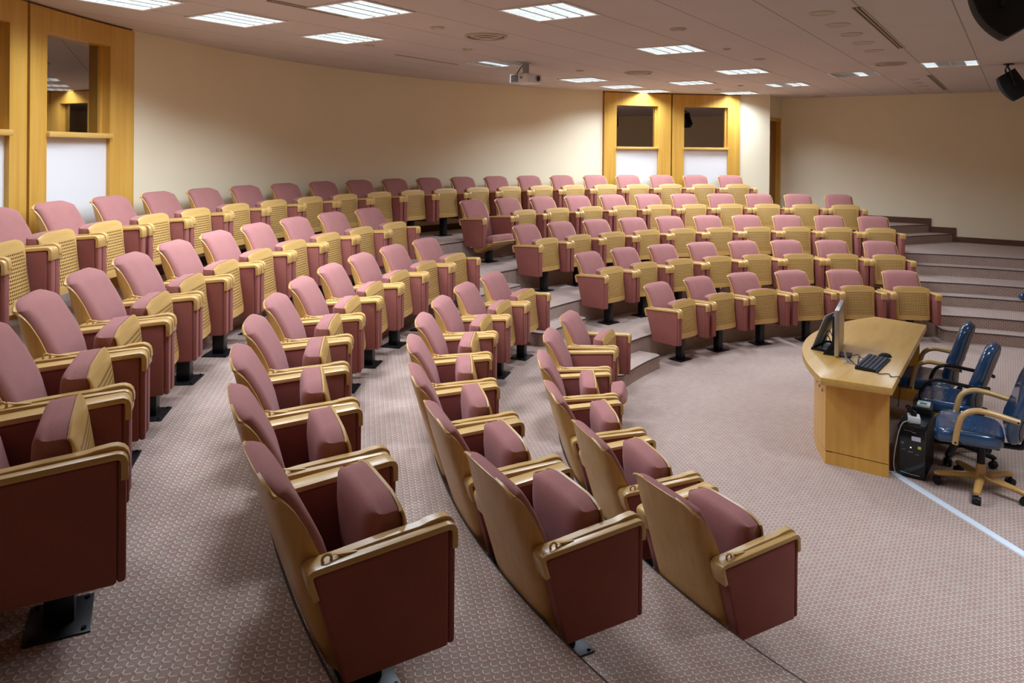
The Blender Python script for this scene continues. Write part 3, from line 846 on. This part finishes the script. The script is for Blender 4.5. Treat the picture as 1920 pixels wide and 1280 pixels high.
# cable hatch in the desk with its raised grey flap
hat = empty('desk_hatch', (-.34, 2.19, .75), rad(-9)); tag(hat, 'open grey cable hatch with raised flap behind the monitor on the desk', 'hatch')
obj('flap', box(-.23, .10, -.003, .003, .0, .335, .002, mtx=Matrix.Translation((0, .045, .003)) @ Matrix.Rotation(rad(21), 4, 'X')), M['flap_grey'], hat)
obj('frame', boxes([(-.23, .12, -.10, -.085, .0, .02), (-.23, .12, .03, .045, 0, .02), (-.23, -.215, -.10, .045, 0, .02), (.105, .12, -.10, .045, 0, .02)]), M['black'], hat, smooth=False)
obj('papers', box(-.20, .09, -.08, .025, .001, .008), M['paper'], hat, smooth=False)
for k, (a, b) in enumerate((((-.15, -.02, .01), (.0, -.05, .01)), ((-.08, .01, .01), (.06, -.06, .01)))):
    pa, pb = Vector(a), Vector(b); mid = (pa + pb) / 2 + Vector((0, .0, .10 + .03 * k))
    obj('cable', tube(smooth_path([pa, pa.lerp(mid, .6) + Vector((0, 0, .02)), mid, mid.lerp(pb, .4) + Vector((0, 0, .02)), pb], 5), .004, 8), M['black'], hat)

# keyboard, mouse, small card holder
kb = empty('keyboard', (-.745, 1.745, .75)); tag(kb, 'black computer keyboard lying on the beech desk', 'keyboard'); kb.rotation_euler = (0, 0, rad(-4))
obj('case', prism([(-.085, 0), (.085, 0), (.085, .022), (-.085, .012)], 'x', -.235, .235, .004), M['black'], kb)
for rI in range(5):
    bm = bmesh.new(); y = -.066 + rI * .031; zz = .013 + (y + .085) / .17 * .010
    for c in range(19):
        x = -.222 + c * .0235; join(bm, box(x, x + .019, y, y + .024, zz, zz + .008))
    obj('key_row', bm, M['key'], kb, smooth=False)
ms = empty('mouse', (-.43, 1.70, .75)); tag(ms, 'small black computer mouse at the far end of the keyboard', 'mouse'); ms.rotation_euler = (0, 0, rad(25))
bm = sphere((0, 0, 0), 1, 20, (.032, .055, .034)); bmesh.ops.bisect_plane(bm, geom=bm.verts[:] + bm.edges[:] + bm.faces[:], plane_co=(0, 0, 0), plane_no=(0, 0, -1), clear_outer=True)
bmesh.ops.holes_fill(bm, edges=[e for e in bm.edges if e.is_boundary]); obj('shell', bm, M['black'], ms)
obj('scroll_wheel', cyl((-.004, .028, .031), (.004, .028, .031), .007, n=12), M['grey_plastic'], ms)
ch = empty('card_holder', (-.80, 1.935, .75)); tag(ch, 'small clear card holder between the monitor and the keyboard', 'holder'); ch.rotation_euler = (0, 0, rad(20))
obj('upright', box(-.035, .035, -.004, .004, .003, .085, mtx=Matrix.Rotation(rad(-12), 4, 'X')), M['silver'], ch); obj('foot', box(-.04, .04, -.045, .03, 0, .005), M['grey_plastic'], ch)
def cable(label, pts, r, mat='black', name='cable'):
    bm = tube(smooth_path(pts, 8), r, 8); o = obj(name, bm, M[mat]); tag(o, label, 'cable', 'cables around the desk'); return o
cable('black cable looping from the monitor foot to the keyboard', [(-.62, 1.98, .757), (-.76, 1.93, .775), (-.86, 1.86, .757), (-.93, 1.80, .756), (-.96, 1.77, .757)], .0035)
cable('thin black cable coiled left of the keyboard on the desk', [(-.66, 1.97, .757), (-.70, 1.86, .80), (-.80, 1.85, .757), (-.66, 1.87, .77), (-.62, 1.84, .757)], .003)
cable('black cable trailing from the keyboard over the rear desk edge', [(-.97, 1.70, .757), (-1.02, 1.66, .757), (-.98, 1.60, .757), (-1.05, 1.57, .757), (-1.02, 1.52, .757), (-1.01, 1.515, .70), (-1.0, 1.53, .52)], .0035)

# computer tower behind the desk side
pc = empty('computer_tower', (-.81, 1.42, 0)); tag(pc, 'black computer tower on the carpet behind the beech desk side', 'computer'); pc.rotation_euler = (0, 0, rad(-3))
obj('case', box(-.20, .22, -.092, .092, .012, .405, .006), M['black'], pc)
obj('front_bezel', box(-.222, -.198, -.094, .094, .010, .40, .008), M['black_gloss'], pc)
obj('feet', boxes([(-.19, -.15, -.09, -.06, 0, .013), (-.19, -.15, .06, .09, 0, .013), (.15, .19, -.09, -.06, 0, .013), (.15, .19, .06, .09, 0, .013)]), M['black'], pc)
obj('label', box(-.2235, -.221, -.062, .0, .292, .325), M['label'], pc)['label'] = 'pale blank sticker'
obj('sticker', box(-.2235, -.221, -.065, -.043, .235, .256), M['yellow'], pc)['label'] = 'small yellow sticker'
obj('badge', cyl((-.2205, .062, .262), (-.2235, .062, .262), .010, n=16), M['teal'], pc)['label'] = 'round teal badge'
obj('power_light', cyl((-.2205, .005, .237), (-.2235, .005, .237), .005, n=12), M['led'], pc)
obj('print_marks', boxes([(-.2232, -.221, .04, .066, .212, .216), (-.2232, -.221, -.012, .024, .20, .205), (-.2232, -.221, -.05, -.028, .19, .194), (-.2232, -.221, -.03, .0, .352, .356), (-.2232, -.221, .0, .05, .36, .362)]), M['greytext'], pc)
obj('chrome_strip', tube([(-.223, .075, .04), (-.228, .0, .034), (-.223, -.055, .032)], .003, 8), M['silver'], pc)
pa = empty('power_adapter', (-.93, 1.43, .405)); tag(pa, 'white plug adapter block lying on top of the computer tower', 'adapter'); pa.rotation_euler = (0, 0, rad(10))
obj('body', box(-.055, .055, -.045, .045, 0, .05, .008), M['white_plastic'], pa)
obj('plug', boxes([(-.03, .0, -.02, .01, .05, .085), (.01, .04, -.01, .02, .05, .08)], .004), M['black'], pa)
obj('lead', tube(smooth_path([(-.02, 0, .08), (-.01, .03, .12), (.03, .05, .10), (.06, .02, .06), (.07, -.03, .006)], 6), .006, 8), M['black'], pa)
pb = empty('equipment_box', (-.66, 1.39, .405)); tag(pb, 'dark device box with a white and green label on the computer tower', 'box')
obj('body', box(-.09, .09, -.07, .07, 0, .06, .005), M['black'], pb); obj('packet', box(-.06, .05, -.05, .04, .06, .082, .003), M['white_plastic'], pb); obj('green_patch', box(-.05, -.01, -.03, .02, .0822, .0835), M['green'], pb)
cable('pale grey cable hanging beside the computer tower to the floor', [(-.98, 1.44, .43), (-1.03, 1.50, .40), (-1.05, 1.535, .25), (-1.05, 1.55, .10), (-1.03, 1.54, .02), (-.98, 1.53, .008)], .004, 'grey_plastic')
cc = prism([(-.03, 0), (-.022, .011), (.022, .011), (.03, 0)], 'x', 0, 3.2, .001)
o = obj('cable_cover', cc, M['white_strip']); tag(o, 'long white cable cover strip running across the floor from the desk', 'cable cover')
o.location = (-1.0, 1.565, .0005); o.rotation_euler = (0, 0, math.atan2(.727 - 1.535, -1.833 + 1.029))

# ------------------------------------------------------------------ office chairs
def office_chair(x, y, rz, label, wood_arm, film, ztop=.98, star_rot=0, bo=0.0):
    e = empty('office_chair', (x, y, 0), rz); tag(e, label, 'office chair', 'blue office chairs behind the desk')
    bm = cyl((0, 0, .075), (0, 0, .20), .036, .030, 18); join(bm, sphere((0, 0, .105), .048, 18, (1, 1, .8)))
    base = obj('star_base', bm, M['star_wood'] if wood_arm else M['black'], e)
    for k in range(5):
        a = rad(72 * k + star_rot); d = Vector((math.cos(a), math.sin(a), 0))
        lg = obj('leg', tube([d * .03 + Vector((0, 0, .105)), d * .16 + Vector((0, 0, .098)), d * .285 + Vector((0, 0, .085)), d * .305 + Vector((0, 0, .083))], [.030, .027, .024, .014], 12, flat=.8), M['star_wood'] if wood_arm else M['black'], e)
        bm = cyl(d * .285 + Vector((0, 0, .06)), d * .285 + Vector((0, 0, .09)), .010, n=10); tdir = Vector((-d.y, d.x, 0))
        for s in (-1, 1): join(bm, cyl(d * .285 + tdir * (.007 * s) + Vector((0, 0, .029)), d * .285 + tdir * (.027 * s) + Vector((0, 0, .029)), .029, .026, 16))
        join(bm, sphere(d * .285 + Vector((0, 0, .040)), .026, 12, (1, 1, .8)))
        obj('castor', bm, M['black'], lg)
    bm = cyl((0, 0, .19), (0, 0, .36), .026, n=16); join(bm, box(-.10, .10, -.11, .11, .345, .375, .006))
    obj('gas_column', bm, M['black'], e)
    # seat cushion
    nu, nv = 15, 15
    bm = bmesh.new(); bmesh.ops.create_grid(bm, x_segments=14, y_segments=14, size=1)
    for v in bm.verts:
        u, w = v.co.x, v.co.y
        rr = max(abs(u), abs(w)); q = (abs(u) ** 4 + abs(w) ** 4) ** .25
        if q > 1e-6: u, w = u * rr / q, w * rr / q
        v.co = (u * .245, .085 + w * .225, .475 - .03 * max(0, w) ** 3 + .012 * abs(u) ** 2)
    r = bmesh.ops.extrude_face_region(bm, geom=bm.faces[:]); vs = [g for g in r['geom'] if isinstance(g, bmesh.types.BMVert)]
    bmesh.ops.translate(bm, verts=vs, vec=(0, 0, -.10)); bmesh.ops.recalc_face_normals(bm, faces=bm.faces[:]); bevel_sharp(bm, .038, 4, 50)
    st = obj('seat', bm, M['leather'], e, angle=70)
    # backrest: tall rounded pad leaning back
    zb, zt_ = .40, ztop
    def outline(n=28):
        pts = []
        for i in range(n):
            t = 2 * PI * i / n; c, s = math.cos(t), math.sin(t)
            pts.append((.215 * math.copysign(abs(c) ** .55, c), .5 + .5 * math.copysign(abs(s) ** .6, s)))
        return pts
    bm = bmesh.new(); rings = []
    secs = [(.0, .86), (.012, .96), (.035, 1.0), (.062, .985), (.082, .92), (.09, .8)]
    for dpt, sc_ in secs:
        ring = []
        for px_, v in outline():
            vv_ = .5 + (v - .5) * sc_; z = zb + (zt_ - zb) * vv_
            yb_ = -.125 - bo - .13 * vv_ + .03 * math.exp(-((vv_ - .25) / .2) ** 2)
            wid = px_ * sc_ * (1 - .10 * abs(vv_ - .45))
            ring.append(bm.verts.new((wid, yb_ + .045 - dpt + .10 * (wid ** 2) / .05 * .4, z)))
        rings.append(ring)
    n = len(rings[0])
    for a, b in zip(rings[:-1], rings[1:]):
        for i in range(n): bm.faces.new((a[i], a[(i + 1) % n], b[(i + 1) % n], b[i]))
    bm.faces.new(rings[0][::-1]); bm.faces.new(rings[-1])
    bk = obj('backrest', bm, M['leather'], e, angle=70)
    bm = bmesh.new(); ra = []
    for dpt, sc_ in ((.088, .90), (.098, .86), (.102, .70)):
        ring = []
        for px_, v in outline():
            vv_ = .5 + (v - .5) * sc_; z = zb + (zt_ - zb) * vv_; wid = px_ * sc_ * (1 - .10 * abs(vv_ - .45))
            ring.append(bm.verts.new((wid, -.125 - bo - .13 * vv_ + .03 * math.exp(-((vv_ - .25) / .2) ** 2) + .045 - dpt + .10 * (wid ** 2) / .05 * .4, z)))
        ra.append(ring)
    for a, b in zip(ra[:-1], ra[1:]):
        for i in range(n): bm.faces.new((a[i], a[(i + 1) % n], b[(i + 1) % n], b[i]))
    bm.faces.new(ra[0][::-1]); bm.faces.new(ra[-1]); obj('back_shell', bm, M['shell_grey'], bk, angle=60)
    bm = box(-.035, .035, -.15, -.02, .350, .372, .006); join(bm, tube(smooth_path([(0, -.13, .36), (0, -.165 - bo, .368), (0, -.185 - bo, .40), (0, -.19 - bo, .43)], 5), .020, 10)); obj('back_bracket', bm, M['black'], e)
    for s in (-1, 1):
        xx = s * .265
        if wood_arm:
            path = smooth_path([(xx, .17, .395), (xx, .155, .50), (xx, .125, .605), (xx, .05, .655), (xx, -.05, .655), (xx, -.15, .636), (xx, -.215, .624)], 6); r_ = .024; mt = M['arm_wood']
            a = obj('armrest', tube(path, r_, 12, flat=.85), mt, e)
            bm = bmesh.new()
            for p in (path[1], path[-2]): join(bm, cyl(Vector(p) + Vector((s * .019, 0, 0)), Vector(p) + Vector((s * .026, 0, 0)), .007, n=10))
            join(bm, cyl((xx, .165, .41), (s * .15, .06, .365), .010, n=8)); join(bm, cyl((xx * .98, -.205, .626), (s * .18, -.20, .61), .010, n=8))
            obj('arm_bolt', bm, M['black'], a)
        else:
            path = smooth_path([(s * .19, .16, .37), (xx, .215, .40), (xx, .235, .50), (xx, .19, .62), (xx, .10, .662), (xx, -.03, .656), (xx, -.12, .651), (xx * .96, -.19, .648), (s * .20, -.235, .646)], 6)
            obj('armrest', tube(path, .015, 10), M['black_gloss'], e)
    if film:
        bm = bmesh.new(); bmesh.ops.create_grid(bm, x_segments=10, y_segments=10, size=1)
        for v in bm.verts:
            u, w = v.co.x, v.co.y; v.co = (u * .225, .095 + w * .18, .4785 + .012 * u * u - .03 * max(0, w) ** 3 + random.uniform(0, .004))
        obj('plastic_wrap', bm, M['film'], st)
        bm = bmesh.new()
        for k in range(7):
            yy = -.07 + k * .048 + random.uniform(-.01, .01)
            join(bm, tube(smooth_path([(-.20, yy, .489), (-.05, yy + random.uniform(-.02, .02), .4825), (.1, yy + random.uniform(-.02, .02), .4825), (.2, yy + random.uniform(-.02, .02), .488)], 4), .0016, 5))
        obj('wrap_crease', bm, M['film'], st)
    return e
office_chair(-.945, .985, rad(4), 'blue office chair with wooden arms nearest the camera, behind the computer tower', True, True, .98, 29, .08)
office_chair(-.315, 1.175, rad(-3), 'blue office chair with black looped arms, between the two wooden-armed ones', False, True, .97, 30)
office_chair(.265, 1.375, rad(0), 'blue office chair with wooden arms tucked in at the far end of the desk', True, True, 1.0, 50)

# ------------------------------------------------------------------ projector on the ceiling
pj = empty('projector', (.42, 5.97, CEIL)); tag(pj, 'white projector hanging from the ceiling in front of the back wall', 'projector'); pj.rotation_euler = (0, 0, rad(-6))
obj('mount', boxes([(-.05, .05, -.05, .05, -.012, 0), (-.03, .03, -.03, .03, -.14, -.01), (-.07, .07, -.06, .06, -.15, -.135)], .003), M['grey_plastic'], pj)
obj('body', box(-.15, .15, -.15, .15, -.268, -.15, .018, 3), M['white_plastic'], pj)
bm = cyl((.05, -.15, -.205), (.05, -.165, -.205), .042, n=22); obj('lens_ring', bm, M['grey_plastic'], pj)
obj('lens', cyl((.05, -.166, -.205), (.05, -.168, -.205), .034, n=22), M['lens'], pj)
obj('vent_grille', boxes([(-.153, -.149, .0, .12, -.25 + .013 * k, -.243 + .013 * k) for k in range(7)]), M['grille'], pj, smooth=False)
obj('port_panel', box(-.153, -.149, -.07, -.03, -.215, -.185), M['greytext'], pj)
obj('cable', tube(smooth_path([(0, .03, -.02), (-.06, .04, -.07), (-.10, .06, -.14), (-.11, .08, -.15)], 6), .006, 8), M['grille'], pj)

# ------------------------------------------------------------------ loudspeakers
def speaker(loc, rz, tilt, label, s=1.0):
    e = empty('loudspeaker', loc, rz); tag(e, label, 'loudspeaker', 'black loudspeakers under the ceiling'); e.scale = (s, s, s)
    mt = Matrix.Rotation(rad(tilt), 4, 'X')
    fr = [(-.11 + .22 * i / 10, .115 + .045 * (1 - (-1 + 2 * i / 10) ** 2)) for i in range(11)]
    def xf(bm): bmesh.ops.transform(bm, matrix=mt, verts=bm.verts[:]); return bm
    bm = bmesh.new(); rings = []
    for k in range(9):
        v = -1 + 2 * k / 8; z = .17 * v; bulge = .040 * (1 - v * v)
        ring = [(-.085, -.11), (.085, -.11), (.115, .08)] + [(.115 - .23 * i / 8, .085 + bulge + .012 * (1 - (-1 + 2 * i / 8) ** 2)) for i in range(9)] + [(-.115, .08)]
        rings.append([bm.verts.new((x, y, z)) for x, y in ring])
    n = len(rings[0])
    for a, b in zip(rings[:-1], rings[1:]):
        for i in range(n): bm.faces.new((a[i], a[(i + 1) % n], b[(i + 1) % n], b[i]))
    bm.faces.new(rings[0][::-1]); bm.faces.new(rings[-1])
    obj('cabinet', xf(bm), M['black'], e, angle=30)
    def g(i, j):
        v = -1 + 2 * i / 10; u = -1 + 2 * j / 8
        return (u * .108, .089 + .040 * (1 - (v * .96) ** 2) + .012 * (1 - u * u), .163 * v)
    bm = grid(g, 11, 9); obj('grille', xf(bm), M['grille'], e)
    pts = [(-.135, 0, 0), (-.135, -.03, .12), (-.135, -.05, .20), (0, -.06, .225), (.135, -.05, .20), (.135, -.03, .12), (.135, 0, 0)]
    obj('bracket', tube(smooth_path([(mt @ Vector(p)) for p in pts], 4), .011, 8), M['black_metal'], e)
    for q in (-1, 1): obj('clamp_knob', cyl(mt @ Vector((q * .145, 0, 0)), mt @ Vector((q * .105, 0, 0)), .02, n=14), M['black_metal'], e)
    topz = (CEIL - loc[2]) / s; a = mt @ Vector((0, -.06, .225))
    bm = cyl(a, (a.x, a.y - .02, topz - .01), .014, n=12); join(bm, cyl((a.x, a.y - .02, topz - .012), (a.x, a.y - .02, topz), .055, n=18))
    obj('ceiling_mount', bm, M['black_metal'], e)
speaker((-2.11, .87, 3.36), rad(8), -32, 'large black loudspeaker hanging at the top right corner, cut by the frame')
speaker((3.50, .84, 3.335), rad(8), -32, 'smaller black loudspeaker hanging below the nearer one at the right edge')

# bag on the stair at the right edge
bg = empty('black_bag', (5.22, .60, .444)); tag(bg, 'small black bag lying on a stair tread at the right edge', 'bag')
bm = tube(smooth_path([(-.12, .14, .05), (-.06, .08, .06), (.0, 0, .065), (.04, -.16, .065), (.06, -.22, .05)], 5), [.03] + [.045] * 4 + [.055] * 13 + [.05, .045, .03], 14, flat=1.0)
obj('body', bm, M['leather'], bg); obj('strap', tube(smooth_path([(-.06, .08, .10), (-.02, .0, .16), (.02, -.08, .15), (.04, -.16, .11)], 5), .008, 8), M['black'], bg)

# ------------------------------------------------------------------ camera
cam = bpy.data.cameras.new('camera'); camo = bpy.data.objects.new('camera', cam); col.objects.link(camo)
rt = Vector((.56640663, -.82407597, .00907352)); up = Vector((-.00252649, .00927352, .99995381)); fw = Vector((.82412205, .56640339, -.00317056))
Mx = Matrix(((rt.x, up.x, -fw.x, -7.38571), (rt.y, up.y, -fw.y, .776877), (rt.z, up.z, -fw.z, 2.477885), (0, 0, 0, 1)))
camo.matrix_world = Mx
cam.sensor_fit = 'HORIZONTAL'; cam.sensor_width = 36; cam.lens = 1376.765 / 1920 * 36
cam.shift_x = (960 - 963.775) / 1920; cam.shift_y = (286.825 - 640) / 1920
cam.clip_start = .05; cam.clip_end = 100
sc.camera = camo
w = bpy.data.worlds.new('world'); sc.world = w; w.use_nodes = True
w.node_tree.nodes['Background'].inputs[0].default_value = (.02, .018, .016, 1); w.node_tree.nodes['Background'].inputs[1].default_value = 1
sc.view_settings.view_transform = 'Standard'; sc.view_settings.look = 'None'; sc.view_settings.gamma = 1; sc.view_settings.exposure = -0.25
sc.view_settings.use_curve_mapping = False
try:
    sc.cycles.max_bounces = 8; sc.cycles.diffuse_bounces = 5; sc.cycles.use_denoising = True; sc.cycles.sample_clamp_indirect = 6
except Exception: pass
